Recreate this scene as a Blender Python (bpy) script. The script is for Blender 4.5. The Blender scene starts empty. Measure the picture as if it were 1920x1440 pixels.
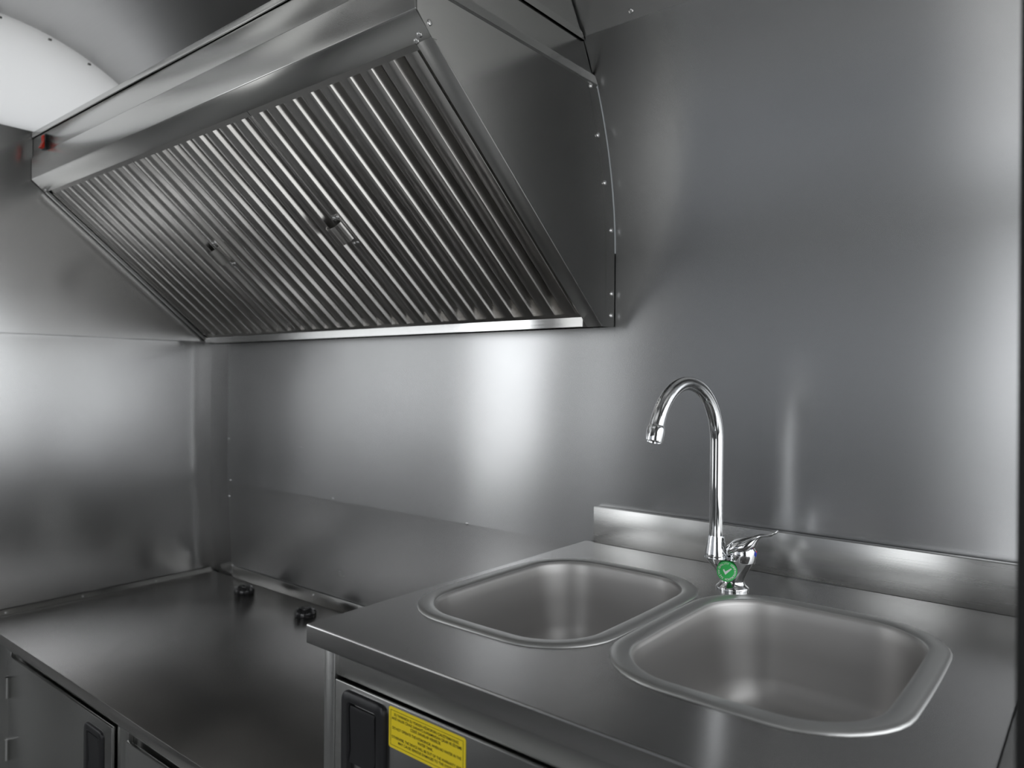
import bpy, bmesh, math, random
from mathutils import Vector, Matrix

random.seed(4)
scene = bpy.context.scene
COL = scene.collection
PI = math.pi

# ------------------------------------------------------------------ camera
CAM = Vector((0.74665, -1.22042, 1.21276))
YAW, PITCH, ROLL = 0.68916, -0.00076, 0.00801
FPX, PX, PY = 1376.93, -32.96, -10.66
fw = Vector((-math.sin(YAW) * math.cos(PITCH), math.cos(YAW) * math.cos(PITCH), math.sin(PITCH)))
r0 = Vector((math.cos(YAW), math.sin(YAW), 0)); u0 = r0.cross(fw)
rt = r0 * math.cos(ROLL) + u0 * math.sin(ROLL)
up = -r0 * math.sin(ROLL) + u0 * math.cos(ROLL)
cam_d = bpy.data.cameras.new('camera')
cam = bpy.data.objects.new('camera', cam_d); COL.objects.link(cam)
m3 = Matrix((rt, up, -fw)).transposed()
cam.matrix_world = Matrix.Translation(CAM) @ m3.to_4x4()
cam_d.sensor_fit = 'HORIZONTAL'; cam_d.sensor_width = 36.0
cam_d.lens = FPX / 1920 * 36.0
cam_d.shift_x = -PX / 1920; cam_d.shift_y = PY / 1920
cam_d.clip_start = 0.02
cam_d.dof.use_dof = True; cam_d.dof.focus_distance = 1.12; cam_d.dof.aperture_fstop = 4.5
scene.camera = cam

# ------------------------------------------------------------------ world, exposure
world = bpy.data.worlds.new('overcast_sky'); scene.world = world
world.use_nodes = True
bg = world.node_tree.nodes['Background']
bg.inputs['Color'].default_value = (0.95, 0.975, 1.0, 1)
bg.inputs['Strength'].default_value = 1.0
vs = scene.view_settings
vs.view_transform = 'Standard'; vs.look = 'None'; vs.gamma = 1.0; vs.use_curve_mapping = False
vs.exposure = 1.6
scene.cycles.glossy_bounces = 8; scene.cycles.max_bounces = 14; scene.cycles.diffuse_bounces = 4
scene.cycles.sample_clamp_indirect = 4.0
scene.cycles.use_adaptive_sampling = False


def portal(name, loc, rot, sx, sy):
    l = bpy.data.lights.new(name, 'AREA'); l.shape = 'RECTANGLE'; l.size = sx; l.size_y = sy
    l.cycles.is_portal = True
    o = bpy.data.objects.new(name, l); COL.objects.link(o); o.location = loc; o.rotation_euler = rot


# ------------------------------------------------------------------ room numbers
X0, X1 = -1.427, 1.40            # end walls
YF = -1.95                       # serving side
ZC, ZS = 2.107, 1.44             # ceiling, spring line of the curved wall
RY, RZ = 0.62, ZC - ZS
ZSEAM, ZTOPSEAM = 0.888, 1.822
HATCH = (-0.80, 0.74, 0.98, 1.62)     # x0 x1 z0 z1 in the serving wall
DOORR = (-0.46, 0.0, 0.06, 1.75)     # y0 y1 z0 z1 of the doorway in the right end wall
WINR = (-1.15, -0.54, 0.82, 1.75)    # y0 y1 z0 z1 of the window beside it
LOW_HATCH = (0.34, 0.74, 0.80)      # x0 x1 of the lower part of the hatch, and its sill
WINL = (-1.80, -1.27, 0.75, 1.80)    # y0 y1 z0 z1 in the left end wall
portal('hatch_daylight', ((HATCH[0] + HATCH[1]) / 2, YF - 0.02, (HATCH[2] + HATCH[3]) / 2), (PI / 2, 0, 0), HATCH[1] - HATCH[0], HATCH[3] - HATCH[2])
portal('low_hatch_daylight', ((LOW_HATCH[0] + LOW_HATCH[1]) / 2, YF - 0.02, (LOW_HATCH[2] + HATCH[2]) / 2), (PI / 2, 0, 0), LOW_HATCH[1] - LOW_HATCH[0], HATCH[2] - LOW_HATCH[2])
portal('door_daylight', (X1 + 0.02, (DOORR[0] + DOORR[1]) / 2, (DOORR[2] + DOORR[3]) / 2), (0, PI / 2, 0), DOORR[3] - DOORR[2], DOORR[1] - DOORR[0])
portal('end_window_daylight', (X1 + 0.02, (WINR[0] + WINR[1]) / 2, (WINR[2] + WINR[3]) / 2), (0, PI / 2, 0), WINR[3] - WINR[2], WINR[1] - WINR[0])
portal('window_daylight', (X0 - 0.02, (WINL[0] + WINL[1]) / 2, (WINL[2] + WINL[3]) / 2), (0, -PI / 2, 0), WINL[3] - WINL[2], WINL[1] - WINL[0])


# ------------------------------------------------------------------ materials
def nmat(name):
    m = bpy.data.materials.new(name); m.use_nodes = True
    nt = m.node_tree; b = nt.nodes['Principled BSDF']
    return m, nt, b


def steel(name, col=(0.56, 0.56, 0.56), rough=0.2, blur='z', aniso=0.6, wave=0.0, grain=0.006, smear=0.03, wscale=2.2):
    """brushed stainless steel; blur = object axis along which reflections smear (across the grain)"""
    m, nt, b = nmat(name); N, L = nt.nodes, nt.links
    b.inputs['Metallic'].default_value = 1.0
    tc = N.new('ShaderNodeTexCoord')
    mp = N.new('ShaderNodeMapping'); L.new(tc.outputs['Object'], mp.inputs['Vector'])
    g = {'x': (900, 6, 6), 'y': (6, 900, 6), 'z': (6, 6, 900)}[blur]
    if blur == 'y': g = (6, 900, 900)
    if blur == 'z': g = (6, 6, 900)
    mp.inputs['Scale'].default_value = g
    n1 = N.new('ShaderNodeTexNoise'); n1.inputs['Scale'].default_value = 1.0; n1.inputs['Detail'].default_value = 2.0
    L.new(mp.outputs['Vector'], n1.inputs['Vector'])
    n2 = N.new('ShaderNodeTexNoise'); n2.inputs['Scale'].default_value = 4.5; n2.inputs['Detail'].default_value = 4.0
    L.new(tc.outputs['Object'], n2.inputs['Vector'])
    # roughness = rough + grain*(n1-.5) + smear*(n2-.5)
    a1 = N.new('ShaderNodeMath'); a1.operation = 'MULTIPLY_ADD'
    L.new(n1.outputs['Fac'], a1.inputs[0]); a1.inputs[1].default_value = grain * 2; a1.inputs[2].default_value = rough - grain - smear
    a2 = N.new('ShaderNodeMath'); a2.operation = 'MULTIPLY_ADD'; a2.use_clamp = True
    L.new(n2.outputs['Fac'], a2.inputs[0]); a2.inputs[1].default_value = smear * 2; L.new(a1.outputs[0], a2.inputs[2])
    L.new(a2.outputs[0], b.inputs['Roughness'])
    # faint grain in the colour
    mr = N.new('ShaderNodeMapRange'); L.new(n1.outputs['Fac'], mr.inputs['Value'])
    mr.inputs['From Min'].default_value = 0.25; mr.inputs['From Max'].default_value = 0.75
    mr.inputs['To Min'].default_value = 0.985; mr.inputs['To Max'].default_value = 1.012
    mc = N.new('ShaderNodeMix'); mc.data_type = 'RGBA'; mc.blend_type = 'MULTIPLY'; mc.inputs[0].default_value = 1.0
    mc.inputs[6].default_value = (*col, 1)
    L.new(mr.outputs['Result'], mc.inputs[7])
    L.new(mc.outputs[2], b.inputs['Base Color'])
    if aniso:
        b.inputs['Anisotropic'].default_value = aniso
        cx = N.new('ShaderNodeCombineXYZ')
        cx.inputs['XYZ'.index(blur.upper())].default_value = 1.0
        vt = N.new('ShaderNodeVectorTransform'); vt.vector_type = 'VECTOR'; vt.convert_from = 'OBJECT'; vt.convert_to = 'WORLD'
        L.new(cx.outputs[0], vt.inputs[0]); L.new(vt.outputs[0], b.inputs['Tangent'])
    if wave:
        n3 = N.new('ShaderNodeTexNoise'); n3.inputs['Scale'].default_value = wscale; n3.inputs['Detail'].default_value = 1.0
        L.new(tc.outputs['Object'], n3.inputs['Vector'])
        bp = N.new('ShaderNodeBump'); bp.inputs['Strength'].default_value = 1.0; bp.inputs['Distance'].default_value = wave
        L.new(n3.outputs['Fac'], bp.inputs['Height']); L.new(bp.outputs['Normal'], b.inputs['Normal'])
    return m


def plain(name, col, rough=0.5, metal=0.0, noise=0.0, nscale=40.0):
    m, nt, b = nmat(name); N, L = nt.nodes, nt.links
    b.inputs['Metallic'].default_value = metal; b.inputs['Roughness'].default_value = rough
    tc = N.new('ShaderNodeTexCoord')
    n = N.new('ShaderNodeTexNoise'); n.inputs['Scale'].default_value = nscale; n.inputs['Detail'].default_value = 3.0
    L.new(tc.outputs['Object'], n.inputs['Vector'])
    mr = N.new('ShaderNodeMapRange'); L.new(n.outputs['Fac'], mr.inputs['Value'])
    mr.inputs['To Min'].default_value = 1.0 - noise; mr.inputs['To Max'].default_value = 1.0 + noise
    mc = N.new('ShaderNodeMix'); mc.data_type = 'RGBA'; mc.blend_type = 'MULTIPLY'; mc.inputs[0].default_value = 1.0
    mc.inputs[6].default_value = (*col, 1); L.new(mr.outputs['Result'], mc.inputs[7])
    L.new(mc.outputs[2], b.inputs['Base Color'])
    return m


S = 0.53
M = {
    'wall': steel('brushed_steel_wall', (S, S * 1.005, S * 1.01), 0.26, 'z', 0.75, wave=0.004),
    'endwall': steel('brushed_steel_end_wall', (S, S, S), 0.21, 'z', 0.6, wave=0.004),
    'ceil': steel('brushed_steel_ceiling', (S, S, S), 0.24, 'y', 0.5, wave=0.002),
    'frontroof': steel('brushed_steel_front_roof', (S, S, S), 0.24, 'z', 0.5),
    'roof': steel('satin_steel_roof', (S, S, S), 0.38, 'z', 0.2, wave=0.003),
    'fascia': steel('brushed_steel_fascia', (S, S, S * 0.98), 0.22, 'z', 0.6),
    'hoodend': steel('brushed_steel_hood_end', (0.49, 0.49, 0.48), 0.18, 'z', 0.3, wave=0.0006),
    'filter': steel('filter_steel', (0.53, 0.52, 0.505), 0.17, 'y', 0.4, grain=0.0, smear=0.01),
    'trim': steel('polished_steel_trim', (0.82, 0.82, 0.81), 0.10, 'z', 0.2, grain=0.02, smear=0.02),
    'striptrim': steel('scratched_steel_trim', (0.50, 0.50, 0.49), 0.30, 'y', 0.4, grain=0.05),
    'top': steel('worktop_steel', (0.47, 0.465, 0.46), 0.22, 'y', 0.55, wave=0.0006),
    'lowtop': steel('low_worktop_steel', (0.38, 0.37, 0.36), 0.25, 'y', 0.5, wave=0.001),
    'splash': steel('backsplash_steel', (0.51, 0.51, 0.50), 0.26, 'z', 0.6, grain=0.04),
    'cab': steel('cabinet_steel', (0.40, 0.40, 0.39), 0.26, 'z', 0.5, wave=0.001),
    'bowl': steel('satin_bowl_steel', (0.50, 0.49, 0.48), 0.48, 'z', 0.0, grain=0.02),
    'rim': steel('satin_rim_steel', (0.60, 0.60, 0.59), 0.42, 'z', 0.0, grain=0.02),
    'chrome': plain('chrome', (0.80, 0.81, 0.82), 0.035, 1.0),
    'rivet': plain('rivet_aluminium', (0.75, 0.75, 0.75), 0.22, 1.0),
    'black': plain('black_plastic', (0.012, 0.012, 0.014), 0.42, 0.0, 0.2, 300),
    'gloss': plain('black_gloss_plastic', (0.008, 0.008, 0.009), 0.15),
    'rubber': plain('black_rubber', (0.006, 0.006, 0.006), 0.6),
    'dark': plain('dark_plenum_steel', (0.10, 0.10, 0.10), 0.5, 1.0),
    'yellow': plain('yellow_sticker', (0.95, 0.74, 0.02), 0.45, 0.0, 0.03),
    'ink': plain('black_ink', (0.015, 0.013, 0.01), 0.5),
    'green': plain('green_sticker', (0.05, 0.52, 0.12), 0.4),
    'white': plain('white_print', (0.85, 0.87, 0.85), 0.45),
    'red': plain('red_switch', (0.75, 0.03, 0.01), 0.25),
    'blue': plain('blue_dot', (0.01, 0.05, 0.5), 0.2),
    'floor': plain('light_grey_vinyl_floor', (0.60, 0.60, 0.59), 0.4, 0.0, 0.10, 25),
    'ground': plain('concrete_ground', (0.60, 0.59, 0.57), 0.9, 0.0, 0.2, 3),
    'render': plain('yard_block_grey', (0.15, 0.155, 0.165), 0.85, 0.0, 0.15, 2),
    'seal': plain('sealant', (0.55, 0.57, 0.6), 0.35),
}
# translucent white acrylic of the arched end panel
m, nt, b = nmat('white_translucent_panel')
b.inputs['Base Color'].default_value = (0.72, 0.72, 0.72, 1); b.inputs['Roughness'].default_value = 0.25
tr = nt.nodes.new('ShaderNodeBsdfTranslucent'); tr.inputs['Color'].default_value = (0.9, 0.9, 0.9, 1)
mx = nt.nodes.new('ShaderNodeMixShader'); mx.inputs[0].default_value = 0.56
nt.links.new(b.outputs[0], mx.inputs[1]); nt.links.new(tr.outputs[0], mx.inputs[2])
nt.links.new(mx.outputs[0], nt.nodes['Material Output'].inputs['Surface'])
M['panel'] = m


# ------------------------------------------------------------------ mesh helpers
class MB:
    def __init__(self): self.bm = bmesh.new(); self.flat = []

    def box(self, x0, x1, y0, y1, z0, z1, bev=0.0, seg=2, mat=None):
        r = bmesh.ops.create_cube(self.bm, size=1.0)
        T = Matrix.Translation(((x0 + x1) / 2, (y0 + y1) / 2, (z0 + z1) / 2)) @ Matrix.Diagonal((abs(x1 - x0), abs(y1 - y0), abs(z1 - z0), 1))
        if mat is not None: pass
        bmesh.ops.transform(self.bm, matrix=T, verts=r['verts'])
        vs_ = r['verts']
        if bev:
            es = list({e for v in vs_ for e in v.link_edges})
            old = {f for v in vs_ for f in v.link_faces}
            rr = bmesh.ops.bevel(self.bm, geom=es, offset=bev, segments=seg, affect='EDGES', profile=0.5)
            new = set(rr['faces'])
            self.flat += [f for f in {g for q in new for e in q.edges for g in e.link_faces} if f not in new]
            vs_ = list({v for f in rr['faces'] for v in f.verts} | {v for v in vs_ if v.is_valid})
        if mat is not None: bmesh.ops.transform(self.bm, matrix=mat, verts=vs_)
        return self

    def face(self, pts):
        self.bm.faces.new([self.bm.verts.new(p) for p in pts]); return self

    def prism(self, prof, a, b, place):
        """prof: closed 2-D outline; place(u, v, w) -> point, w runs a..b"""
        A = [self.bm.verts.new(place(u, v, a)) for u, v in prof]
        B = [self.bm.verts.new(place(u, v, b)) for u, v in prof]
        n = len(prof)
        for i in range(n):
            self.bm.faces.new((A[i], A[(i + 1) % n], B[(i + 1) % n], B[i]))
        self.bm.faces.new(A); self.bm.faces.new(B[::-1]); return self

    def sheet(self, pts, a, b, place, th, nrm):
        """open profile pts extruded a..b, thickened by th along nrm(i)"""
        n = len(pts)
        rows = []
        for off in (0, th):
            for w in (a, b):
                row = []
                for i, (u, v) in enumerate(pts):
                    nu, nv = nrm(i)
                    row.append(self.bm.verts.new(place(u + nu * off, v + nv * off, w)))
                rows.append(row)
        f = self.bm.faces.new
        for i in range(n - 1):
            f((rows[0][i], rows[0][i + 1], rows[1][i + 1], rows[1][i]))
            f((rows[2][i], rows[3][i], rows[3][i + 1], rows[2][i + 1]))
            f((rows[0][i], rows[2][i], rows[2][i + 1], rows[0][i + 1]))
            f((rows[1][i], rows[1][i + 1], rows[3][i + 1], rows[3][i]))
        f((rows[0][0], rows[1][0], rows[3][0], rows[2][0])); f((rows[0][-1], rows[2][-1], rows[3][-1], rows[1][-1]))
        return self

    def loft(self, secs, cap=True):
        rows = [[self.bm.verts.new(p) for p in s] for s in secs]
        n = len(rows[0])
        for a, b in zip(rows, rows[1:]):
            for i in range(n):
                self.bm.faces.new((a[i], a[(i + 1) % n], b[(i + 1) % n], b[i]))
        if cap:
            self.bm.faces.new(rows[0][::-1]); self.bm.faces.new(rows[-1])
        return self

    def lathe(self, prof, n=32, T=Matrix.Identity(4)):
        """prof: (r, z) pairs about local Z"""
        secs = []
        for r, z in prof:
            secs.append([T @ Vector((max(r, 1e-5) * math.cos(2 * PI * k / n), max(r, 1e-5) * math.sin(2 * PI * k / n), z)) for k in range(n)])
        return self.loft(secs)

    def tube(self, path, rad, n=20):
        secs = []; t0 = None; side = None
        for i, p in enumerate(path):
            p = Vector(p)
            a = Vector(path[max(i - 1, 0)]); c = Vector(path[min(i + 1, len(path) - 1)])
            t = (c - a).normalized()
            if side is None:
                side = t.orthogonal().normalized()
            side = (side - t * side.dot(t)).normalized(); o = t.cross(side)
            r = rad[i] if isinstance(rad, (list, tuple)) else rad
            secs.append([p + side * (r * math.cos(2 * PI * k / n)) + o * (r * math.sin(2 * PI * k / n)) for k in range(n)])
        return self.loft(secs)

    def build(self, name, mat, parent=None, smooth=35, kind=None, label=None, cat=None, group=None, normals=True, bigflat=None):
        if normals: bmesh.ops.recalc_face_normals(self.bm, faces=self.bm.faces)
        for f in self.bm.faces: f.smooth = bool(smooth)
        if bigflat:
            for f in self.bm.faces:
                if f.calc_area() > bigflat: f.smooth = False
        for f in self.flat:
            if f.is_valid: f.smooth = False
        me = bpy.data.meshes.new(name); self.bm.to_mesh(me); self.bm.free()
        me.materials.append(M[mat])
        if smooth: me.set_sharp_from_angle(angle=math.radians(smooth))
        o = bpy.data.objects.new(name, me); COL.objects.link(o)
        adopt(o, parent)
        tag(o, label, cat, group, kind)
        return o


def adopt(o, parent):
    if parent is None: return
    o.parent = parent
    if parent.get('local'): return           # built in the thing's own frame
    root = parent
    acc = Matrix.Identity(4)
    if root.parent is None:
        acc = root.matrix_basis.copy()
        o.matrix_parent_inverse = acc.inverted()
    # parts of parts: the part itself sits at world zero already


def tag(o, label=None, cat=None, group=None, kind=None):
    if label: o['label'] = label
    if cat: o['category'] = cat
    if group: o['group'] = group
    if kind: o['kind'] = kind


def thing(name, label, cat, loc=(0, 0, 0), group=None, kind=None):
    o = bpy.data.objects.new(name, None); COL.objects.link(o)
    o.empty_display_size = 0.05; o.location = loc; o.matrix_basis = Matrix.Translation(loc)
    tag(o, label, cat, group, kind); return o


def share(src, name, parent, mtx):
    """another piece with the same mesh, placed by mtx (world)"""
    o = bpy.data.objects.new(name, src if isinstance(src, bpy.types.Mesh) else src.data); COL.objects.link(o)
    o.matrix_basis = mtx
    adopt(o, parent); return o


def lin(a, b, n): return [a + (b - a) * i / (n - 1) for i in range(n)]


XYZ_X = lambda u, v, w: Vector((w, u, v))      # profile in (y, z), run along x


def rivet_mesh():
    mb = MB()
    mb.lathe([(0.0045, 0), (0.0044, 0.0008), (0.0036, 0.0018), (0.0022, 0.0023), (0.0014, 0.0023), (0.0012, 0.0014), (0, 0.0014)], 16)
    bmesh.ops.recalc_face_normals(mb.bm, faces=mb.bm.faces)
    me = bpy.data.meshes.new('rivet'); mb.bm.to_mesh(me); mb.bm.free(); me.materials.append(M['rivet'])
    me.polygons.foreach_set('use_smooth', [True] * len(me.polygons)); me.set_sharp_from_angle(angle=0.7)
    return me


RIV = rivet_mesh()


def rivet(parent, loc, nrm, name='rivet', s=1.0):
    q = Vector(nrm).to_track_quat('Z', 'Y')
    return share(RIV, name, parent, Matrix.Translation(loc) @ q.to_matrix().to_4x4() @ Matrix.Scale(s, 4))


# ------------------------------------------------------------------ the shell
def ell(t):      # t 0 at the spring line .. 1 at the ceiling
    a = t * PI / 2
    return (-RY + RY * math.cos(a), ZS + RZ * math.sin(a))


def ell_t(z): return math.asin((z - ZS) / RZ) / (PI / 2)


def elln(t):
    a = t * PI / 2
    n = Vector((math.cos(a) / RY, math.sin(a) / RZ)).normalized(); return (n.x, n.y)


MB().box(-1.5, 1.5, -2.05, 0.1, -0.04, 0.0).build('floor', 'floor', kind='structure', label='light grey vinyl floor of the trailer')
MB().box(-25, 25, -25, 25, -0.55, -0.45).build('ground', 'ground', kind='structure', label='concrete yard outside the trailer')

yb_ = thing('added_yard_block', 'grey block added across the yard, out of view, to dim the wall reflections', 'building', (-6, -6.2, -0.45), kind='structure')  # unseen block added to hide part of the sky from the steel walls
MB().box(-4.3, -0.12, -10, -6.2, -0.449, 5.6).build('wall', 'render', yb_, smooth=0)
MB().box(-4.5, 0.08, -10.2, -6.0, 5.601, 5.75).build('roof', 'cab', yb_, smooth=0)

wb = thing('wall_back', 'long brushed steel wall behind the sink and hood, curving into the ceiling', 'wall', (0, 0, 0), kind='structure')
# lower panel, upper panel, roof panel
def low_y(z): return 0.0012 + max(0.0, ZSEAM - z) * 0.0575      # the lower sheet leans out towards the floor


MB().sheet([(low_y(z), z) for z in (0.0, 0.3, 0.6, ZSEAM, ZSEAM + 0.02)], -1.318, X1, XYZ_X, 0.0015, lambda i: (1, 0)).build('wall_panel', 'wall', wb, smooth=1)
up_t = ell_t(ZTOPSEAM)
prof = [(0.0, ZSEAM), (0.0, 1.1), (0.0, 1.3)] + [ell(t) for t in lin(0, up_t, 14)]
nr = [(1, 0)] * 3 + [elln(t) for t in lin(0, up_t, 14)]
MB().sheet(prof, -1.318, X1, XYZ_X, 0.0011, lambda i: nr[i]).build('wall_panel', 'wall', wb, smooth=60)
prof2 = [ell(t) for t in lin(up_t - 0.03, 1.0, 20)]; nr2 = [elln(t) for t in lin(up_t - 0.03, 1.0, 20)]
MB().sheet([(y + n[0] * 0.0013, z + n[1] * 0.0013) for (y, z), n in zip(prof2, nr2)], X0 - 0.02, X1, XYZ_X, 0.01, lambda i: nr2[i]).build('wall_panel', 'roof', wb, smooth=60)
# narrow corner flange of the end wall sheet, set behind the wall panel
prof3 = [(low_y(0.0) + 0.003, 0.0), (low_y(0.5) + 0.003, 0.5), (0.004, ZSEAM), (0.004, ZS)] + [ell(t) for t in lin(0.02, up_t, 10)]
nr3 = [(1, 0)] * 4 + [elln(t) for t in lin(0.02, up_t, 10)]
MB().sheet([(y + 0.002, z) for y, z in prof3], X0 - 0.01, -1.30, XYZ_X, 0.01, lambda i: nr3[i]).build('corner_flange', 'endwall', wb, smooth=60)
for x, z in ((-1.30, 0.893), (-0.805, 0.8925), (-0.3354, 0.889), (-1.312, 0.843), (-1.312, 1.02), (-1.312, 0.628)):
    rivet(wb, (x, -0.0002 if z > ZSEAM else low_y(z) - 0.0002, z), (0, -1, 0), s=0.8)
rivet(wb, (0.132, ell(ell_t(1.834))[0], 1.834), (0, -elln(ell_t(1.834))[0], -elln(ell_t(1.834))[1]))
rivet(wb, (0.62, ell(ell_t(1.834))[0], 1.834), (0, -elln(ell_t(1.834))[0], -elln(ell_t(1.834))[1]))

# ceiling and serving side
MB().box(X0 - 0.02, X1 + 0.02, YF + RY, -RY, ZC, ZC + 0.01).build('ceiling', 'ceil', kind='structure', smooth=0, label='flat middle of the brushed steel ceiling')
wf = thing('wall_front', 'brushed steel serving wall opposite the sink with an open hatch', 'wall', (0, YF, 0), kind='structure')
hx0, hx1, hz0, hz1 = HATCH


def front_sheet(xa, xb, t0):
    ts = lin(1.0, t0, 18)
    pf = [(YF - ell(t)[0], ell(t)[1]) for t in ts]; nf = [(-elln(t)[0], elln(t)[1]) for t in ts]
    MB().sheet(pf, xa, xb, XYZ_X, 0.01, lambda i: nf[i]).build('wall_panel', 'frontroof', wf, smooth=60)


front_sheet(X0 - 0.02, hx0, 0.0); front_sheet(hx0, hx1, ell_t(hz1)); front_sheet(hx1, X1 + 0.02, 0.0)
MB().box(X0, hx0, YF - 0.012, YF, 0, ZS).build('wall_panel', 'wall', wf)
MB().box(LOW_HATCH[1], X1, YF - 0.012, YF, 0, ZS).build('wall_panel', 'wall', wf)
MB().box(hx0, LOW_HATCH[0], YF - 0.012, YF, 0, hz0).build('wall_panel', 'wall', wf)
MB().box(LOW_HATCH[0], LOW_HATCH[1], YF - 0.012, YF, 0, LOW_HATCH[2]).build('wall_panel', 'wall', wf)

# right end wall with the doorway
wr = thing('wall_right', 'brushed steel end wall around an open doorway and window beside the sink', 'wall', (X1, 0, 0), kind='structure')
y0, y1, z0, z1 = DOORR


def endpoly(x, ya, yb, za, zb, th, mat, name, parent):
    """flat end-wall piece between ya..yb and za..zb clipped by the curved section"""
    def top(y):
        if y > -RY: return ZS + RZ * math.sqrt(max(0, 1 - ((y + RY) / RY) ** 2))
        if y < YF + RY: return ZS + RZ * math.sqrt(max(0, 1 - ((y - YF - RY) / RY) ** 2))
        return ZC
    ys = lin(ya, yb, 60)
    pts = [(y, za) for y in (ya, yb)] + [(y, max(za + 1e-4, min(zb, top(y)))) for y in ys[::-1]]
    return MB().prism(pts, x, x + th, XYZ_X).build(name, mat, parent, smooth=20)


for a_ in ((YF, WINR[0], 0, 3), (WINR[0], WINR[1], WINR[3], 3), (WINR[0], WINR[1], 0, WINR[2]), (WINR[1], y0, 0, 3), (y0, y1, z1, 3), (y0, y1, 0, z0)):
    endpoly(X1, *a_, 0.01, 'endwall', 'wall_panel', wr)

# left end wall: lower sheet, upper sheet, white arched panel, part with the far window
wl = thing('wall_left', 'brushed steel end wall beside the hood with a white arched panel on top', 'wall', (X0, 0, 0), kind='structure')
ZE, ZW, XU = 1.3165, 1.832, -1.3605
wy0, wy1, wz0, wz1 = WINL
endpoly(X0 - 0.010, wy1, 0.0, 0, ZE + 0.01, 0.009, 'endwall', 'wall_panel', wl)
MB().box(X0 - 0.010, X0 - 0.001, 0.0, 0.06, 0.0, ZE + 0.01).build('wall_panel', 'endwall', wl)
endpoly(X0 - 0.0005, wy1, 0.004, ZE, ZW, XU - X0 + 0.0005, 'endwall', 'wall_panel', wl)
endpoly(X0 - 0.012, wy0, wy1, 0, wz0, 0.012, 'endwall', 'wall_panel', wl)
endpoly(X0 - 0.012, YF, wy0, 0, ZW, 0.012, 'endwall', 'wall_panel', wl)
endpoly(X0 - 0.012, wy0, wy1, wz1, ZW, 0.012, 'endwall', 'wall_panel', wl)
pnl = endpoly(XU - 0.0085, YF, 0.0, ZW, 3, 0.0065, 'panel', 'arched_panel', wl)
pnl['label'] = 'white arched panel above the steel end wall'
for y in (-0.488, -0.3916, -0.3065, -0.60):
    z = ZS + RZ * math.sqrt(max(0, 1 - ((y + RY) / RY) ** 2)) - 0.012
    MB().box(XU - 0.001, XU + 0.004, y - 0.004, y + 0.004, z - 0.0025, z + 0.0025, 0.0008).build('panel_clip', 'cab', wl)

# black jamb at the right edge of the view
MB().box(0.7105, 0.756, -0.705, -0.664, 0.0, 2.10, 0.002).build('trim_1', 'rubber', kind='structure', label='black door frame post standing at the right end of the sink')

# ------------------------------------------------------------------ low worktop and its cabinet
ZL = 0.594
YL = -0.617
wt = thing('low_worktop', 'low dark brushed steel worktop under the extractor hood', 'worktop', (-0.7, -0.3, ZL))
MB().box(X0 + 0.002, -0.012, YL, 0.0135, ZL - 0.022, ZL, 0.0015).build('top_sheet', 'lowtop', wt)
MB().box(-1.30, -0.012, 0.0105, 0.0128, ZL + 0.0003, ZL + 0.034, 0.0006).build('upstand', 'fascia', wt)
MB().prism([(0.0002, 0), (0.0125, 0), (0.0125, 0.0012), (0.002, 0.012), (0.0002, 0.012)], YL + 0.01, -0.006,
           lambda u, v, w: Vector((X0 + 0.0022 + u, w + 0.012, ZL + 0.0003 + v))).build('edge_angle', 'fascia', wt)
for y in (-0.17, -0.375, -0.56):
    rivet(wt, (X0 + 0.009, y, ZL + 0.0055), (0.7, 0, 0.7), s=0.8)
for x in (-0.90, -0.5):
    rivet(wt, (x, 0.0105, ZL + 0.024), (0, -1, 0), s=0.8)

cb = thing('base_cabinet', 'low dark steel base cabinet with black flush latches under the low worktop', 'cabinet', (-0.7, -0.3, 0))
YC = YL + 0.006
MB().box(X0 + 0.004, -0.012, YC + 0.012, -0.01, 0.08, ZL - 0.0225, 0).build('body', 'cab', cb)
MB().box(X0 + 0.004, -0.012, YC + 0.08, -0.03, 0.0, 0.0799, 0).build('plinth', 'cab', cb)
MB().box(X0 + 0.004, -0.012, YC + 0.002, YC + 0.0119, 0.5605, ZL - 0.0225, 0.001).build('top_rail', 'cab', cb)
MB().box(X0 + 0.004, -1.222, YC + 0.002, YC + 0.0119, 0.08, 0.5603, 0.001).build('stile', 'cab', cb)
MB().box(-0.659, -0.615, YC + 0.002, YC + 0.0119, 0.08, 0.5603, 0.001).build('stile', 'cab', cb)
MB().box(-0.05, -0.012, YC + 0.002, YC + 0.0119, 0.08, 0.5603, 0.001).build('stile', 'cab', cb)


def rrect(x0, x1, z0, z1, r, n=6):
    p = []
    for cx, cz, a in ((x1 - r, z1 - r, 0), (x0 + r, z1 - r, PI / 2), (x0 + r, z0 + r, PI), (x1 - r, z0 + r, 1.5 * PI)):
        for k in range(n + 1):
            t = a + PI / 2 * k / n
            p.append((cx + r * math.cos(t), cz + r * math.sin(t)))
    return p


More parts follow.
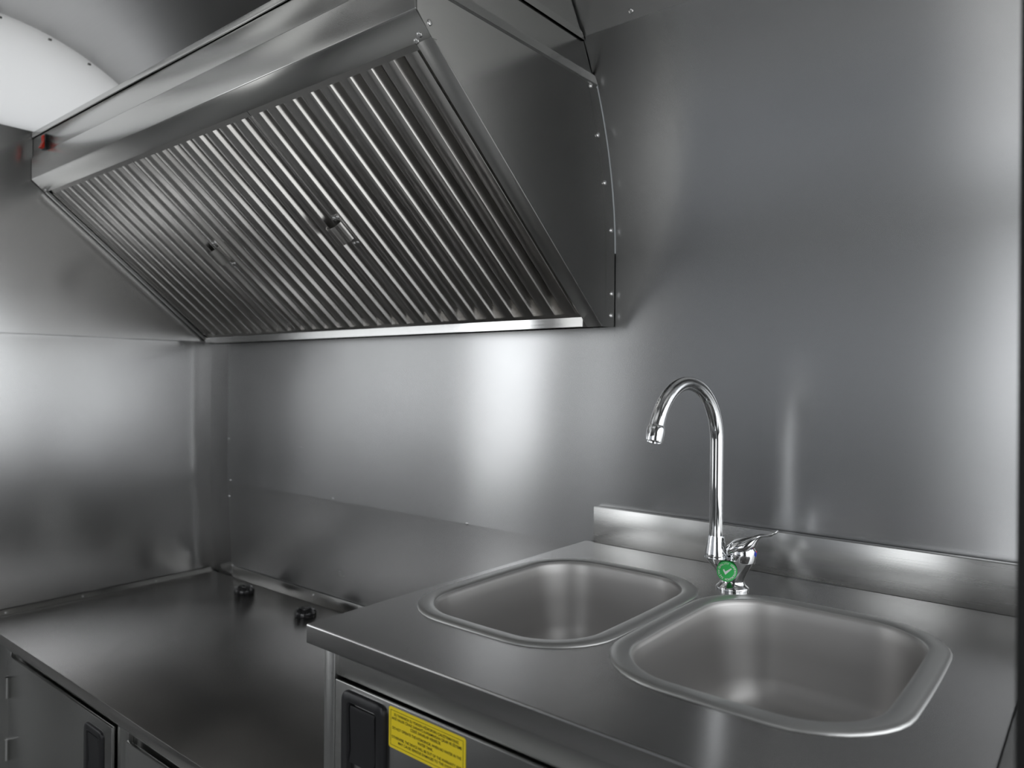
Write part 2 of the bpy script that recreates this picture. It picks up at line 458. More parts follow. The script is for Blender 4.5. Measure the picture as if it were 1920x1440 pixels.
def latch(x0, x1, z0, z1, y, door, flip=1):
    """black flush paddle latch on a front facing -Y"""
    F = lambda yy: (lambda u, v: Vector((u, yy, v)))
    def ring(ins, yy, r): return [Vector((u, yy, v)) for u, v in rrect(x0 + ins, x1 - ins, z0 + ins, z1 - ins, r)]
    mb = MB()
    secs = [ring(0, y + 0.001, 0.012), ring(0, y - 0.0035, 0.012), ring(0.002, y - 0.0055, 0.011), ring(0.012, y - 0.0055, 0.005), ring(0.0135, y - 0.003, 0.004), ring(0.0145, y + 0.0005, 0.004)]
    mb.loft(secs)
    b = mb.build('latch', 'black', door, smooth=50)
    w = x1 - x0; h = z1 - z0
    px0, px1 = x0 + 0.0165, x1 - 0.0165
    pz0, pz1 = z0 + h * 0.26, z1 - 0.0165
    mb = MB()
    mb.prism([(y + 0.0003, pz1), (y - 0.0032, pz1), (y - 0.0042, pz1 - 0.004), (y - 0.0022, pz0 + 0.014), (y - 0.0048, pz0), (y + 0.0003, pz0)], px0, px1, XYZ_X)
    mb.build('paddle', 'black', door, smooth=30)
    return b


def hinge(x, z, y, door):
    mb = MB(); mb.tube([(x, y - 0.004, z - 0.024), (x, y - 0.004, z + 0.024)], 0.0045, 12)
    mb.box(x - 0.014, x + 0.014, y - 0.0018, y, z - 0.024, z + 0.024, 0.0005)
    mb.build('hinge', 'fascia', door)


d1 = MB().box(-1.2085, -0.665, YC - 0.006, YC + 0.0015, 0.10, 0.5565, 0.0012).build('door', 'cab', cb)
latch(-0.776, -0.697, 0.424, 0.538, YC - 0.006, d1)
hinge(-1.2120, 0.482, YC - 0.004, d1); hinge(-1.2120, 0.337, YC - 0.004, d1); hinge(-1.2120, 0.17, YC - 0.004, d1)
d2 = MB().box(-0.609, -0.055, YC - 0.006, YC + 0.0015, 0.10, 0.5505, 0.0012).build('door', 'cab', cb)
latch(-0.14, -0.061, 0.412, 0.527, YC - 0.006, d2)

# two black grommets
for i, (x, y, lab) in enumerate(((-1.132, -0.055, 'black round plastic grommet on the low worktop, nearer the wall corner'),
                                 (-0.834, -0.0635, 'black round plastic grommet on the low worktop, nearer the sink unit'))):
    g = thing('cable_grommet', lab, 'grommet', (x, y, ZL), 'black grommets on the low worktop')
    T = Matrix.Translation((x, y, ZL))
    MB().lathe([(0.0282, 0.0), (0.0288, 0.004), (0.0280, 0.011), (0.024, 0.0165), (0.0165, 0.0190), (0.0150, 0.0170), (0.0145, 0.006), (0, 0.006)], 40, T).build('collar', 'gloss', g)
    MB().lathe([(0.0105, 0.006), (0.0105, 0.016), (0.009, 0.0195), (0.004, 0.021), (0, 0.021)], 28, T).build('plug', 'gloss', g)

# ------------------------------------------------------------------ sink unit
ZT = 0.90
XS0, XS1, YS0, YS1 = -0.016, 0.690, -0.652, -0.012
RS = -0.012
SR = Matrix.Rotation(RS, 4, 'Z')
R3 = lambda x, y, z: SR @ Vector((x, y, z))
sw = thing('sink_worktop', 'dark brushed steel worktop with two pressed sink bowls and a backsplash', 'sink', (0.3, -0.3, ZT))


def bowl_out(x0, x1, y0, y1, r, ins, bow=0.006, n=9):
    """rounded rectangle with softly bowed sides, inset by ins"""
    cx, cy = (x0 + x1) / 2, (y0 + y1) / 2
    p = []
    rr_ = max(r - ins, 0.01)
    for u, v in rrect(x0 + ins, x1 - ins, y0 + ins, y1 - ins, rr_, n):
        p.append((u, v))
    # densify the straight sides and bow them
    q = []
    for i in range(len(p)):
        a, b = p[i], p[(i + 1) % len(p)]
        d = math.hypot(b[0] - a[0], b[1] - a[1]); k = max(1, int(d / 0.02))
        for j in range(k):
            q.append((a[0] + (b[0] - a[0]) * j / k, a[1] + (b[1] - a[1]) * j / k))
    hw, hh = (x1 - x0) / 2, (y1 - y0) / 2
    out = []
    for u, v in q:
        fx = 1 - ((v - cy) / hh) ** 2; fy = 1 - ((u - cx) / hw) ** 2
        out.append((u + bow * fx * (u - cx) / hw - bow * 0.5 * (u - cx) / hw, v + bow * fy * (v - cy) / hh - bow * 0.5 * (v - cy) / hh))
    return out


BOWLS = [(0.003, 0.304, -0.535, -0.136, 0.092), (0.311, 0.622, -0.538, -0.146, 0.098)]
# top sheet with two holes
bm = bmesh.new()
def loop(pts, z):
    v = [bm.verts.new(R3(x, y, z)) for x, y in pts]
    return v, [bm.edges.new((v[i], v[(i + 1) % len(v)])) for i in range(len(v))]
outer = []
for (xa, ya), (xb, yb) in (((XS0, YS0), (XS1, YS0)), ((XS1, YS0), (XS1, YS1)), ((XS1, YS1), (XS0, YS1)), ((XS0, YS1), (XS0, YS0))):
    for k in range(8): outer.append((xa + (xb - xa) * k / 8, ya + (yb - ya) * k / 8))
edges = []
for pts in [outer] + [bowl_out(*b_, 0.006) for b_ in BOWLS]:
    edges += loop(pts, ZT)[1]
bmesh.ops.triangle_fill(bm, use_beauty=True, use_dissolve=False, edges=edges, normal=(0, 0, 1))
for f in bm.faces:
    if f.normal.z < 0: f.normal_flip()
mb = MB(); mb.bm.free(); mb.bm = bm
mb.build('top_sheet', 'top', sw, smooth=0, normals=False)
def sbox(x0, x1, y0, y1, z0, z1, bev=0.0012): return MB().box(x0, x1, y0, y1, z0, z1, bev, 2, SR)
# rolled front edge and folded apron
def apron(prof, a, b, along, name):
    MB().prism(prof, a, b, along).build(name, 'splash', sw, smooth=40)
ZA = ZT - 0.0235
arc = [(0.0025 - 0.0025 * math.cos(t), ZT - 0.0025 + 0.0025 * math.sin(t)) for t in lin(0, PI / 2, 5)]
prA = [(u - 0.0, v) for u, v in arc] + [(0.004, ZT - 0.0004), (0.002, ZT - 0.003), (0.002, ZA), (0.0, ZA)]
MB().prism([(YS0 - 0.0024 + u, v + 0.0002) for u, v in prA], XS0, XS1, lambda u, v, w: R3(w, u, v)).build('front_apron', 'top', sw, smooth=50, bigflat=0.004)
MB().prism([(XS0 - 0.002 + u, v + 0.0001) for u, v in prA], YS0, YS1, lambda u, v, w: R3(u, w, v)).build('side_apron', 'top', sw, smooth=50, bigflat=0.004)
# backsplash with a top return
ZB = ZT + 0.0685
sbox(XS0 + 0.019, XS1, -0.0165, -0.0150, ZT + 0.0002, ZB, 0.0006).build('backsplash', 'splash', sw)
sbox(XS0 + 0.019, XS1, -0.0149, -0.001, ZB - 0.0015, ZB, 0.0005).build('backsplash_return', 'splash', sw)

for bi, (x0, x1, y0, y1, r) in enumerate(BOWLS):
    secs = []
    for ins, z in ((0.012, -0.018), (0.030, -0.016)): pass
    prof = [(0.0235, 0.0010), (0.0255, -0.0010), (0.0270, -0.0050), (0.0290, -0.020), (0.0330, -0.060), (0.0380, -0.100), (0.0450, -0.120), (0.0560, -0.1345), (0.0720, -0.1430), (0.0900, -0.1465)]
    rows = [[R3(u, v, ZT + z) for u, v in bowl_out(x0, x1, y0, y1, r, 0.0)]]
    base = bowl_out(x0, x1, y0, y1, r, 0.0)
    cx, cy = (x0 + x1) / 2, (y0 + y1) / 2
    hw, hh = (x1 - x0) / 2, (y1 - y0) / 2
    def ins_loop(ins, z):
        out = []
        n = len(base)
        for i, (u, v) in enumerate(base):
            a, b2 = base[i - 1], base[(i + 1) % n]
            tx, ty = b2[0] - a[0], b2[1] - a[1]; l = math.hypot(tx, ty)
            nx, ny = -ty / l, tx / l
            k = min(1.0, 1.0)
            out.append(R3(u + nx * ins, v + ny * ins, ZT + z))
        return out
    mb = MB()
    secs = [ins_loop(i_, z_) for i_, z_ in prof]
    # floor: shrink to the centre
    last = secs[-1]; c = sum(last, Vector()) / len(last)
    for k_ in (0.6, 0.25):
        secs.append([c + (p - c) * k_ + Vector((0, 0, -0.0015)) for p in last])
    mb.loft(secs, cap=False)
    mb.bm.faces.new([v for v in mb.bm.verts][-len(base):])
    bowl = mb.build('sink_bowl', 'bowl', sw, smooth=60, normals=True)
    mb = MB()
    rp = [(-0.0005, -0.0005), (0.0, 0.0010), (0.0025, 0.0026), (0.008, 0.0034), (0.016, 0.0032), (0.0215, 0.0022), (0.0240, 0.0008), (0.0245, -0.002)]
    mb.loft([ins_loop(i_, z_) for i_, z_ in rp], cap=False)
    mb.build('rim', 'rim', bowl, smooth=60)

# sink cabinet
sc = thing('sink_cabinet', 'steel sink cabinet with a black flush latch and a yellow warning sticker', 'cabinet', (0.3, -0.3, 0))
YD = -0.637
sbox(-0.002, 0.0, YD + 0.014, -0.02, 0.08, ZA - 0.0005, 0).build('side_panel', 'cab', sc)
sbox(XS1 - 0.004, XS1 - 0.002, YD + 0.014, -0.02, 0.08, ZA - 0.0005, 0).build('side_panel', 'cab', sc)
sbox(0.0001, XS1 - 0.0041, -0.022, -0.02, 0.08, ZA - 0.0005, 0).build('back_panel', 'cab', sc)
sbox(0.0001, XS1 - 0.0041, YD + 0.014, -0.0221, 0.08, 0.085, 0).build('bottom_panel', 'cab', sc)
sbox(0.01, XS1 - 0.01, YD + 0.08, -0.03, 0.0, 0.0799, 0).build('plinth', 'cab', sc)
sbox(-0.005, 0.0155, YD + 0.002, YD + 0.0139, 0.06, ZA - 0.0005, 0.0012).build('stile', 'striptrim', sc)
sbox(0.0157, XS1 - 0.002, YD + 0.0045, YD + 0.0139, 0.8385, ZA - 0.0005, 0.0008).build('top_rail', 'cab', sc)
sd = sbox(0.0195, XS1 - 0.03, YD, YD + 0.0139, 0.10, 0.8355, 0.0016).build('door', 'cab', sc)


class Rot: pass


def rot_new(before):
    """turn what was built since into the sink unit's slight angle"""
    for o in set(bpy.data.objects) - before:
        if o.type == 'MESH': o.data.transform(SR)


bef = set(bpy.data.objects)
latch(0.0375, 0.1155, 0.716, 0.8295, YD, sd)
rot_new(bef)


def text_mesh(txt, size, align='CENTER', bold=0.0):
    cu = bpy.data.curves.new('print', 'FONT'); cu.body = txt; cu.size = size; cu.align_x = align; cu.align_y = 'CENTER'
    cu.offset = bold; cu.resolution_u = 3
    o = bpy.data.objects.new('print', cu); COL.objects.link(o)
    dg = bpy.context.evaluated_depsgraph_get(); dg.update()
    me = bpy.data.meshes.new_from_object(o.evaluated_get(dg))
    bpy.data.objects.remove(o); bpy.data.curves.remove(cu)
    return me


# yellow sticker with its print
sx0, sx1, sz0, sz1 = 0.1205, 0.2410, 0.7845, 0.8318
bef = set(bpy.data.objects)
st = MB().prism(rrect(sx0, sx1, sz0, sz1, 0.003, 4), YD - 0.0004, YD - 0.00005, lambda u, v, w: Vector((u, w, v))).build('warning_sticker', 'yellow', sc, smooth=20)
st['label'] = 'yellow warning sticker with black lettering'
mb = MB()
bx0, bx1, bz0, bz1 = sx0 + 0.0032, sx1 - 0.0032, sz0 + 0.0034, sz1 - 0.0034
yk = YD - 0.0006; t_ = 0.0004
for a in ((bx0, bx1, bz1 - t_, bz1), (bx0, bx1, bz0, bz0 + t_), (bx0, bx0 + t_, bz0, bz1), (bx1 - t_, bx1, bz0, bz1)):
    mb.box(a[0], a[1], yk, yk + 0.00015, a[2], a[3])
mb.build('border_line', 'ink', st, smooth=0)
lines = ['SU TANKINDA SU YOKKEN HİDROFORU ÇALIŞTIRMAYINIZ.', 'AKSİ HALDE CİHAZ GARANTİ KAPSAMINDAN ÇIKAR VE SİSTEME', 'CİDDİ ZARARLAR VEREBİLİR.',
         'DO NOT OPERATE THE HYDROPHOR, WHEN NO WATER IN THE', 'WATER TANK.', 'OTHERWISE, THE DEVICE WILL BE OUT OF THE WARRANTY AND', 'MAY CAUSE SERIOUS DAMAGES TO THE SYSTEM.']
zc_ = [0.8240, 0.8192, 0.8144, 0.8082, 0.8034, 0.7978, 0.7930]
wid = [0.102, 0.110, 0.048, 0.108, 0.024, 0.110, 0.088]
for ln, z, w in zip(lines, zc_, wid):
    me = text_mesh(ln, 0.0042, bold=0.00006)
    xs = [v.co.x for v in me.vertices]; k = w / (max(xs) - min(xs))
    me.transform(Matrix.Translation(((sx0 + sx1) / 2, YD - 0.0006, z)) @ Matrix.Rotation(PI / 2, 4, 'X') @ Matrix.Diagonal((k, 1, 1, 1)))
    me.materials.clear(); me.materials.append(M['ink'])
    o = bpy.data.objects.new('text_line', me); COL.objects.link(o); adopt(o, st)
rot_new(bef)

# steel ledge that carries on past the sink
sl = thing('side_ledge', 'narrow steel ledge between the sink worktop and the door post', 'ledge', (0.73, -0.3, 0.89))
sbox(XS1 + 0.0012, 0.770, -0.640, -0.030, 0.872, 0.8988, 0.0006).build('top_sheet', 'splash', sl)
sbox(XS1 + 0.004, 0.766, -0.630, -0.035, 0.0, 0.8715, 0).build('body', 'cab', sl)

# ------------------------------------------------------------------ faucet
fc = thing('sink_faucet', 'chrome swan neck mixer tap with a round green sticker between the bowls', 'faucet', (0.325, -0.145, ZT))
B = Vector((0.325, -0.145, ZT)); SP = Vector((0.3045, -0.158, 0)); LV = Vector((0.3415, -0.150, 0))
MB().lathe([(0.0235, 0.0), (0.0238, 0.003), (0.0230, 0.0048), (0.0195, 0.0075), (0.0172, 0.0115), (0.0165, 0.0140)], 40, Matrix.Translation(B + Vector((0, 0, 0.0001)))).build('base_flange', 'chrome', fc, smooth=50)
# body: round neck that widens into a saddle carrying spout and lever
secs = []
n = 40
for k, z in enumerate(lin(0.012, 0.0475, 12)):
    t = k / 11
    s = t ** 1.25
    a = (Vector((SP.x, SP.y, 0)) - Vector((B.x, B.y, 0))) * s
    c = (Vector((LV.x, LV.y, 0)) - Vector((B.x, B.y, 0))) * s
    r = 0.0163 + 0.0018 * t
    ax = (c - a); axl = ax.length; axd = ax.normalized() if axl > 1e-6 else Vector((1, 0.2, 0)).normalized()
    side = Vector((-axd.y, axd.x, 0))
    ring = []
    for j in range(n):
        th = 2 * PI * j / n
        cx_ = c if math.cos(th) >= 0 else a
        ring.append(Vector((B.x, B.y, ZT + z)) + cx_ + axd * (r * math.cos(th)) + side * (r * math.sin(th)))
    secs.append(ring)
MB().loft(secs).build('body', 'chrome', fc, smooth=50)
MB().lathe([(0.0162, 0.0), (0.0166, 0.004), (0.0160, 0.008), (0.0138, 0.020), (0.0122, 0.031), (0.0118, 0.033), (0.0, 0.033)], 36, Matrix.Translation((SP.x, SP.y, ZT + 0.046))).build('spout_collar', 'chrome', fc, smooth=50)
# spout
d = Vector((-0.085, -0.996, 0)).normalized(); Rr = 0.086; zc0 = 1.121
path = [Vector((SP.x, SP.y, z)) for z in lin(ZT + 0.075, zc0, 8)]
cen = Vector((SP.x, SP.y, zc0)) + d * Rr
for k in range(1, 33):
    a = math.radians(162) * k / 32
    path.append(cen - d * (Rr * math.cos(a)) + Vector((0, 0, Rr * math.sin(a))))
end = path[-1]; a = math.radians(162)
tdir = (d * math.sin(a) + Vector((0, 0, math.cos(a)))).normalized()
spt = MB().tube(path, 0.0098, 28).build('spout', 'chrome', fc, smooth=60)
Tm = Matrix.Translation(end - tdir * 0.001) @ tdir.to_track_quat('Z', 'Y').to_matrix().to_4x4()
aer = MB().lathe([(0.0098, -0.002), (0.0112, 0.0005), (0.0118, 0.003), (0.0118, 0.019), (0.0112, 0.0205), (0.0095, 0.0205), (0.0092, 0.0185), (0.0, 0.0185)], 36, Tm).build('aerator', 'chrome', fc, smooth=40)
MB().lathe([(0.0, 0.0186), (0.0088, 0.0186), (0.0088, 0.0190), (0.0, 0.0190)], 24, Tm).build('aerator_screen', 'gloss', aer)
# lever cap and lever
tilt = Matrix.Translation((LV.x, LV.y, ZT + 0.0455)) @ Matrix.Rotation(0.12, 4, 'Y')
MB().lathe([(0.0178, 0.0), (0.0184, 0.0015), (0.0184, 0.012), (0.0174, 0.0175), (0.0145, 0.0225), (0.0085, 0.0262), (0.0, 0.0275)], 36, tilt).build('lever_cap', 'chrome', fc, smooth=50)
ps = [(-0.0188, 0.0060, 0.010, 0.004), (-0.0155, 0.0150, 0.0165, 0.009), (-0.006, 0.0210, 0.0186, 0.0120), (0.006, 0.0250, 0.0176, 0.0125), (0.014, 0.0315, 0.0112, 0.0090), (0.020, 0.0375, 0.0066, 0.0048), (0.026, 0.0412, 0.0052, 0.0030), (0.035, 0.0430, 0.0052, 0.0026), (0.041, 0.0452, 0.0062, 0.0028), (0.047, 0.0490, 0.0058, 0.0022), (0.0495, 0.0512, 0.003, 0.0012)]
ld = Vector((0.97, 0.10, 0)).normalized(); lsd = Vector((-ld.y, ld.x, 0))
secs = []
for i, (u, z, w, h) in enumerate(ps):
    a = ps[max(i - 1, 0)]; c = ps[min(i + 1, len(ps) - 1)]
    t2 = Vector((c[0] - a[0], c[1] - a[1])).normalized(); nz = Vector((-t2.y, t2.x))
    o_ = Vector((LV.x, LV.y, ZT + 0.0445 + z)) + ld * u
    secs.append([o_ + lsd * (w * math.cos(q)) + (ld * nz.x + Vector((0, 0, nz.y))) * (h * math.sin(q)) for q in [2 * PI * j / 20 for j in range(20)]])
lev = MB().loft(secs).build('lever', 'chrome', fc, smooth=60)
dt = Matrix.Translation((LV.x + 0.0185, LV.y + 0.0005, ZT + 0.0580)) @ Vector((0.99, 0.03, -0.1)).to_track_quat('Z', 'Y').to_matrix().to_4x4()
MB().lathe([(0.0045, 0), (0.0045, 0.0008), (0.0038, 0.0014), (0, 0.0016)], 20, dt).build('temperature_dot', 'blue', fc)
MB().lathe([(0.0035, 0.0), (0.0035, 0.0010), (0, 0.0014)], 20, dt @ Matrix.Translation((0.001, 0.0024, 0.0006)) @ Matrix.Scale(0.7, 4)).build('temperature_dot', 'red', fc)

# round green sticker, bent round the tap body
gc = Vector((0.3275, -0.1735, ZT + 0.0318)); gn = Vector((0.30, -0.95, -0.06)).normalized()
gq = gn.to_track_quat('Z', 'Y').to_matrix().to_4x4(); GR = 0.0150


def bend(p):
    rb = 0.030
    a = p.x / rb
    return gc_m @ Vector((rb * math.sin(a), p.y, p.z + rb * (math.cos(a) - 1)))


gc_m = Matrix.Translation(gc) @ gq @ Matrix.Rotation(-0.16, 4, 'Z')
mb = MB(); rings = []
for rr_ in lin(0.0002, GR, 9):
    rings.append([Vector((rr_ * math.cos(2 * PI * k / 40), rr_ * math.sin(2 * PI * k / 40), 0.0)) for k in range(40)])
mb.loft([[bend(p) for p in r_] for r_ in rings], cap=False)
gs = mb.build('quality_sticker', 'green', fc, smooth=60)
gs['label'] = 'round green sticker with a white tick and ring of white letters'


def place_print(me, T, parent, name):
    for v in me.vertices: v.co = bend(T @ v.co + Vector((0, 0, 0.00035)))
    me.materials.clear(); me.materials.append(M['white'])
    o = bpy.data.objects.new(name, me); COL.objects.link(o); adopt(o, parent)


def arc_text(txt, a0, a1, inward, parent):
    bmj = bmesh.new()
    for i, ch in enumerate(txt):
        if ch == ' ': continue
        a = a0 + (a1 - a0) * i / (len(txt) - 1)
        me = text_mesh(ch, 0.0040, bold=0.00008)
        rad = 0.0118
        rot = a - PI / 2 if not inward else a + PI / 2
        me.transform(Matrix.Translation((rad * math.cos(a), rad * math.sin(a), 0)) @ Matrix.Rotation(rot, 4, 'Z'))
        bmj.from_mesh(me); bpy.data.meshes.remove(me)
    me = bpy.data.meshes.new('lettering'); bmj.to_mesh(me); bmj.free()
    place_print(me, Matrix.Identity(4), parent, 'lettering')


arc_text('QUALITY CONTROL', math.radians(168), math.radians(-12), False, gs)
arc_text('KALİTE KONTROL', math.radians(190), math.radians(344), True, gs)
bmk = bmesh.new()
ck = [(-0.0058, 0.0012), (-0.0042, 0.0028), (-0.0018, -0.0002), (0.0050, 0.0062), (0.0064, 0.0052), (-0.0012, -0.0052)]
vv = [bmk.verts.new((x, y, 0)) for x, y in ck]
bmk.faces.new((vv[0], vv[1], vv[2], vv[5])); bmk.faces.new((vv[2], vv[3], vv[4], vv[5]))
me = bpy.data.meshes.new('tick'); bmk.to_mesh(me); bmk.free()
place_print(me, Matrix.Identity(4), gs, 'tick_mark')

# ------------------------------------------------------------------ extractor hood
XH0, XH1 = -1.357, 0.035
P0 = Vector((0, -0.045, 1.310))
ES = Vector((0, -0.528 + 0.045, 1.7075 - 1.310)); LS = ES.length; ES.normalize()
NO = Vector((1, 0, 0)).cross(ES)              # outward: down and into the room
HF = Matrix((Vector((1, 0, 0)), ES, NO)).transposed().to_4x4(); HF.translation = P0
L2W = lambda x, s, n_: HF @ Vector((x, s, n_))
YFR, ZF0, ZF1, ZF2, ZF3 = -0.528, 1.7075, 1.7640, 1.8130, 1.8280
hd = thing('extractor_hood', 'large brushed steel extractor hood hung on the wall over the low worktop', 'hood', (-0.68, -0.25, 1.31))


def wall_y(z): return 0.0 if z <= ZS else ell(ell_t(z))[0]


# end panels follow the curved wall
zz = lin(1.310, ZF1, 24)
endp = [(-0.045, 1.310), (-0.0022, 1.310)] + [(wall_y(z) - 0.0022, z) for z in zz[1:]] + [(YFR, ZF1), (YFR, ZF0)]
MB().prism(endp, XH1 - 0.0015, XH1, XYZ_X).build('end_panel', 'hoodend', hd, smooth=20)
MB().prism(endp, XH0, XH0 + 0.0015, XYZ_X).build('end_panel', 'hoodend', hd, smooth=20)
# folded flange on the end panel along the wall, and its upper fold
fl = [(wall_y(z) - 0.0025, z) for z in lin(1.312, 1.7425, 22)]
fl2 = [(y - 0.030, z) for y, z in fl[::-1]]
MB().prism(fl + fl2, XH1 + 0.0001, XH1 + 0.0009, XYZ_X).build('wall_flange', 'hoodend', hd, smooth=20)
mb = MB()
ya_, yb2 = YFR + 0.0015, wall_y(1.744) - 0.003
mb.loft([[Vector((XH1 + a_, y_, z_)) for a_, y_, z_ in ((0.0001, q, 1.7440), (0.0030, q, 1.7470), (0.0012, q, 1.7625), (0.0001, q, 1.7625))] for q in (ya_, yb2)])
mb.build('end_fold', 'fascia', hd, smooth=20)
MB().prism([(YFR + 0.0005, 1.7435), (YFR + 0.018, 1.7435), (YFR + 0.018, ZF0 + 0.003), (-0.488, 1.680), (-0.4985, 1.6792), (YFR + 0.0005, ZF0)], XH1 + 0.0001, XH1 + 0.0010, XYZ_X).build('corner_fold', 'hoodend', hd, smooth=20)
for y, z in ((-0.0913, 1.7405), (-0.0664, 1.658), (-0.0407, 1.576), (-0.0163, 1.492), (-0.0124, 1.373), (-0.0137, 1.332)):
    rivet(hd, (XH1 + 0.0009, y, z), (1, 0, 0))
rivet(hd, (XH1 + 0.0010, -0.504, 1.6975), (1, 0, 0), 'screw')
# sealant line against the wall
MB().tube([(XH1 + 0.0006, wall_y(z) - 0.0012, z) for z in lin(1.45, 1.757, 24)], 0.0011, 8).build('sealant_bead', 'seal', hd)
# fascias
MB().box(XH0, XH1 - 0.0001, YFR - 0.0012, YFR + 0.0030, ZF0, ZF1, 0.0020, 3).build('lower_fascia', 'fascia', hd)
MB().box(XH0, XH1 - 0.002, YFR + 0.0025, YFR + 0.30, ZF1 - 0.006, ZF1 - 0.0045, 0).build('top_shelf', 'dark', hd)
MB().box(XH0, XH1 - 0.0001, YFR + 0.0032, YFR + 0.0047, ZF1 - 0.004, ZF2, 0.0005).build('upper_fascia', 'fascia', hd)
MB().box(XH0, XH1 - 0.0001, YFR - 0.0005, YFR + 0.012, ZF2 + 0.0022, ZF3, 0.0012, 3).build('top_lip', 'fascia', hd)
MB().prism([(YFR + 0.0125, ZF2 + 0.0022), (wall_y(ZF2) - 0.004, ZF2 + 0.0022), (wall_y(ZF3) - 0.004, ZF3), (YFR + 0.0125, ZF3)], XH1 - 0.014, XH1 - 0.0002, XYZ_X).build('end_lip', 'fascia', hd, smooth=20)
MB().box(XH0, XH1 - 0.0145, YFR + 0.0122, wall_y(ZF3) - 0.004, ZF3 - 0.0015, ZF3, 0).build('top_panel', 'fascia', hd)
upe = [(YFR + 0.0048, ZF1 + 0.0025), (wall_y(ZF1) - 0.003, ZF1 + 0.0025), (wall_y(1.79) - 0.003, 1.79), (wall_y(ZF2) - 0.003, ZF2 + 0.0018), (YFR + 0.0048, ZF2 + 0.0018)]
MB().prism(upe, XH1 - 0.0055, XH1 - 0.0040, XYZ_X).build('end_panel', 'hoodend', hd, smooth=20)
MB().prism(upe, XH0, XH0 + 0.0015, XYZ_X).build('end_panel', 'hoodend', hd, smooth=20)
# slanted band under the fascia
def lbox(x0, x1, s0, s1, n0, n1, bev=0.0): return MB().box(x0, x1, s0, s1, n0, n1, bev, 2, HF)
lbox(XH0, XH1 - 0.0001, 0.5845, LS, -0.0015, 0.0, 0.0004).build('slanted_band', 'fascia', hd)
lbox(0.0035, XH1, -0.0005, 0.5845, -0.0008, 0.0008, 0.0004).build('side_strip', 'striptrim', hd)
lbox(XH0, -1.338, -0.0005, 0.5845, -0.0008, 0.0008, 0.0004).build('side_strip', 'striptrim', hd)
# bottom channel: a flat lip turned up towards the room
MB().prism([(-0.0045, 1.3105), (-0.0455, 1.3105), (-0.0455, 1.3120), (-0.0045, 1.3120)], XH0 + 0.002, XH1 - 0.0003, XYZ_X).build('bottom_tray', 'fascia', hd, smooth=20)
MB().prism([(-0.046, 1.3085), (-0.0600, 1.3085), (-0.0610, 1.3095), (-0.0606, 1.3272), (-0.0596, 1.3280), (-0.050, 1.3268)], XH0 + 0.012, 0.0030, XYZ_X).build('bottom_channel', 'trim', hd, smooth=20)
for x, s in ((0.0165, 0.5935), (0.0055, 0.5870), (-1.343, 0.590)):
    rivet(hd, L2W(x, s, 0.0), NO, 'screw')
# plenum inside
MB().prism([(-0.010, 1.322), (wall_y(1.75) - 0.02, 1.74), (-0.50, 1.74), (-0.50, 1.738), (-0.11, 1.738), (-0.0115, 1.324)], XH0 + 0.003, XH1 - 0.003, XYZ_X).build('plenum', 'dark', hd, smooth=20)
# duct box above the hood
MB().prism([(-0.30, ZF3 + 0.0003), (wall_y(ZF3) - 0.006, ZF3 + 0.0003)] + [(wall_y(z) - 0.006, z) for z in lin(1.86, 2.03, 10)] + [(-0.30, 2.025)], -0.33, XH1 - 0.002, XYZ_X).build('duct_box', 'hoodend', hd, smooth=20)
# rocker switch
sw_ = MB().box(-1.292, -1.268, YFR - 0.0005, YFR + 0.0031, 1.770, 1.808, 0.0010).build('rocker_switch', 'gloss', hd)
MB().prism([(YFR - 0.0004, 1.773), (YFR - 0.0085, 1.7745), (YFR - 0.0015, 1.790), (YFR - 0.0025, 1.805), (YFR - 0.0004, 1.8055)], -1.2885, -1.2725, XYZ_X).build('rocker', 'red', sw_, smooth=20)

# ------------------------------------------------------------------ baffle filters
FW, PITCH_, SL = 0.4545, 0.0496, 0.0232


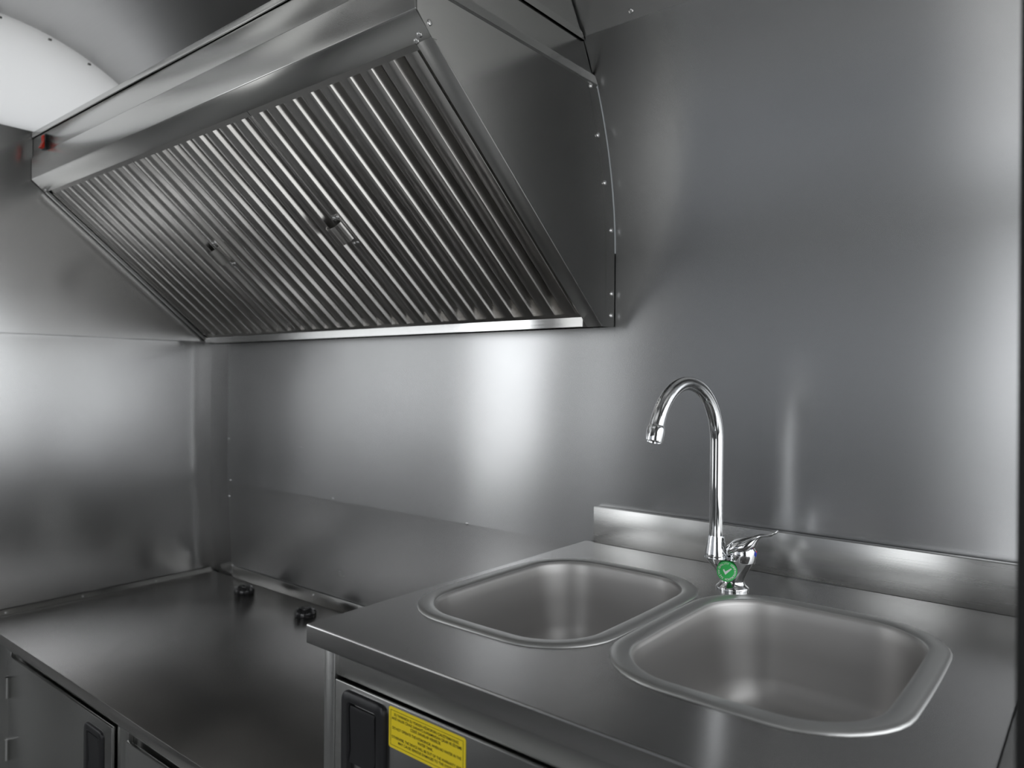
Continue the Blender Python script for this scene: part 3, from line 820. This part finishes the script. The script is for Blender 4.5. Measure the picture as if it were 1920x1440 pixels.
def make_filter():
    root = bpy.data.objects.new('baffle_filter', None); COL.objects.link(root); root['local'] = 1
    root.empty_display_size = 0.05
    s0, s1 = 0.0240, 0.5835
    st0, st1 = 0.0320, 0.5735
    NB = -0.004
    fr = MB()
    fr.box(0.0008, FW - 0.0008, st1, s1, NB - 0.040, NB)
    fr.build('top_rail', 'filter', root)
    MB().box(0.0008, FW - 0.0008, s0, st0, NB - 0.040, NB).build('bottom_rail', 'filter', root)
    x_first = 0.0255
    # front baffles between the slots
    edges_ = [0.0008] + [x_first + i * PITCH_ for i in range(9)]
    for i in range(10):
        a = 0.0008 if i == 0 else x_first + (i - 1) * PITCH_ + SL
        b_ = x_first + i * PITCH_ if i < 9 else FW - 0.0008
        t = 0.0009
        R = 0.0012
        # profile in (x, n): flat, rounded shoulder, splayed flange
        flange_r = [(b_ - R, NB), (b_ - R * 0.3, NB - R * 0.3), (b_, NB - R), (b_ + 0.0070, NB - 0.0150)]
        flange_l = [(a + 0.0003, NB - 0.0135), (a, NB - R), (a + R * 0.3, NB - R * 0.3), (a + R, NB)]
        if i == 9: flange_r = [(b_ - R, NB), (b_ - R * 0.3, NB - R * 0.3), (b_, NB - R), (b_, NB - 0.015)]
        outer_ = flange_l + flange_r
        inner_ = [(x - (t if k >= 6 else 0) - (t * 0.6 if k in (4, 5) else 0) + (t if k <= 1 else 0) + (t * 0.6 if k in (2, 3) else 0), v - (t if 2 <= k <= 5 else 0)) for k, (x, v) in enumerate(outer_)]
        prof_ = outer_ + inner_[::-1]
        MB().prism(prof_, st0, st1, lambda u, v, w: Vector((u, w, v))).build('front_baffle', 'filter', root, smooth=60, bigflat=0.002)
    for i in range(9):
        a = x_first + i * PITCH_ - 0.006; b_ = a + SL + 0.012; t = 0.0009
        pr = [(a, NB - 0.020), (a, NB - 0.036), (b_, NB - 0.036), (b_, NB - 0.020), (b_ - t, NB - 0.020), (b_ - t, NB - 0.036 + t), (a + t, NB - 0.036 + t), (a + t, NB - 0.020)]
        MB().prism(pr, st0, st1, lambda u, v, w: Vector((u, w, v))).build('rear_baffle', 'filter', root, smooth=20)
    for sx in (0.0005, FW - 0.0015):
        MB().box(sx, sx + 0.001, s0, s1, NB - 0.04, NB - 0.0013).build('side_rail', 'filter', root)
    return root


def add_handle(root):
    """fold-down bail on a riveted plate near the filter's left edge"""
    h = MB().box(0.0025, 0.0215, 0.264, 0.343, -0.0040, -0.0025, 0.0006).build('handle_plate', 'filter', root)
    for x, s in ((0.006, 0.336), (0.018, 0.337), (0.006, 0.270), (0.018, 0.271)):
        o = share(RIV, 'rivet', h, Matrix.Translation((x, s, -0.0026)) @ Matrix.Scale(0.85, 4)); o.matrix_parent_inverse = Matrix.Identity(4)
    sec = []
    prof_ = [(0.016, -0.002), (0.011, 0.008), (0.002, 0.0150), (-0.010, 0.0175), (-0.0185, 0.0140), (-0.021, 0.0075)]
    n_ = len(prof_)
    inner = [(x * 0.93 + 0.0005, v - 0.0012) for x, v in prof_]
    MB().prism(prof_ + inner[::-1], 0.282, 0.325, lambda u, v, w: Vector((u, w, v))).build('handle', 'filter', root, smooth=50)


def copy_tree(o, parent=None):
    c = o.copy(); COL.objects.link(c); c.parent = parent
    if parent is not None: c.matrix_parent_inverse = o.matrix_parent_inverse.copy()
    for ch in [x for x in bpy.data.objects if x.parent == o]:
        copy_tree(ch, c)
    return c


f0 = make_filter()
fx = [0.0255 - FW, 0.0255 - 2 * FW, 0.0255 - 3 * FW]
labs = ['steel baffle filter at the open end of the hood, nearest the sink', 'middle steel baffle filter of the three slanted in the hood', 'steel baffle filter of the hood nearest the end wall']
flt = [f0, copy_tree(f0), copy_tree(f0)]
for f_, x, lab in zip(flt, fx, labs):
    f_.matrix_basis = HF @ Matrix.Translation((x, 0, 0))
    tag(f_, lab, 'filter', 'baffle filters in the hood')
add_handle(flt[0]); add_handle(flt[1])
for o in bpy.data.objects:
    if 'local' in o: del o['local']
bpy.context.view_layer.update()
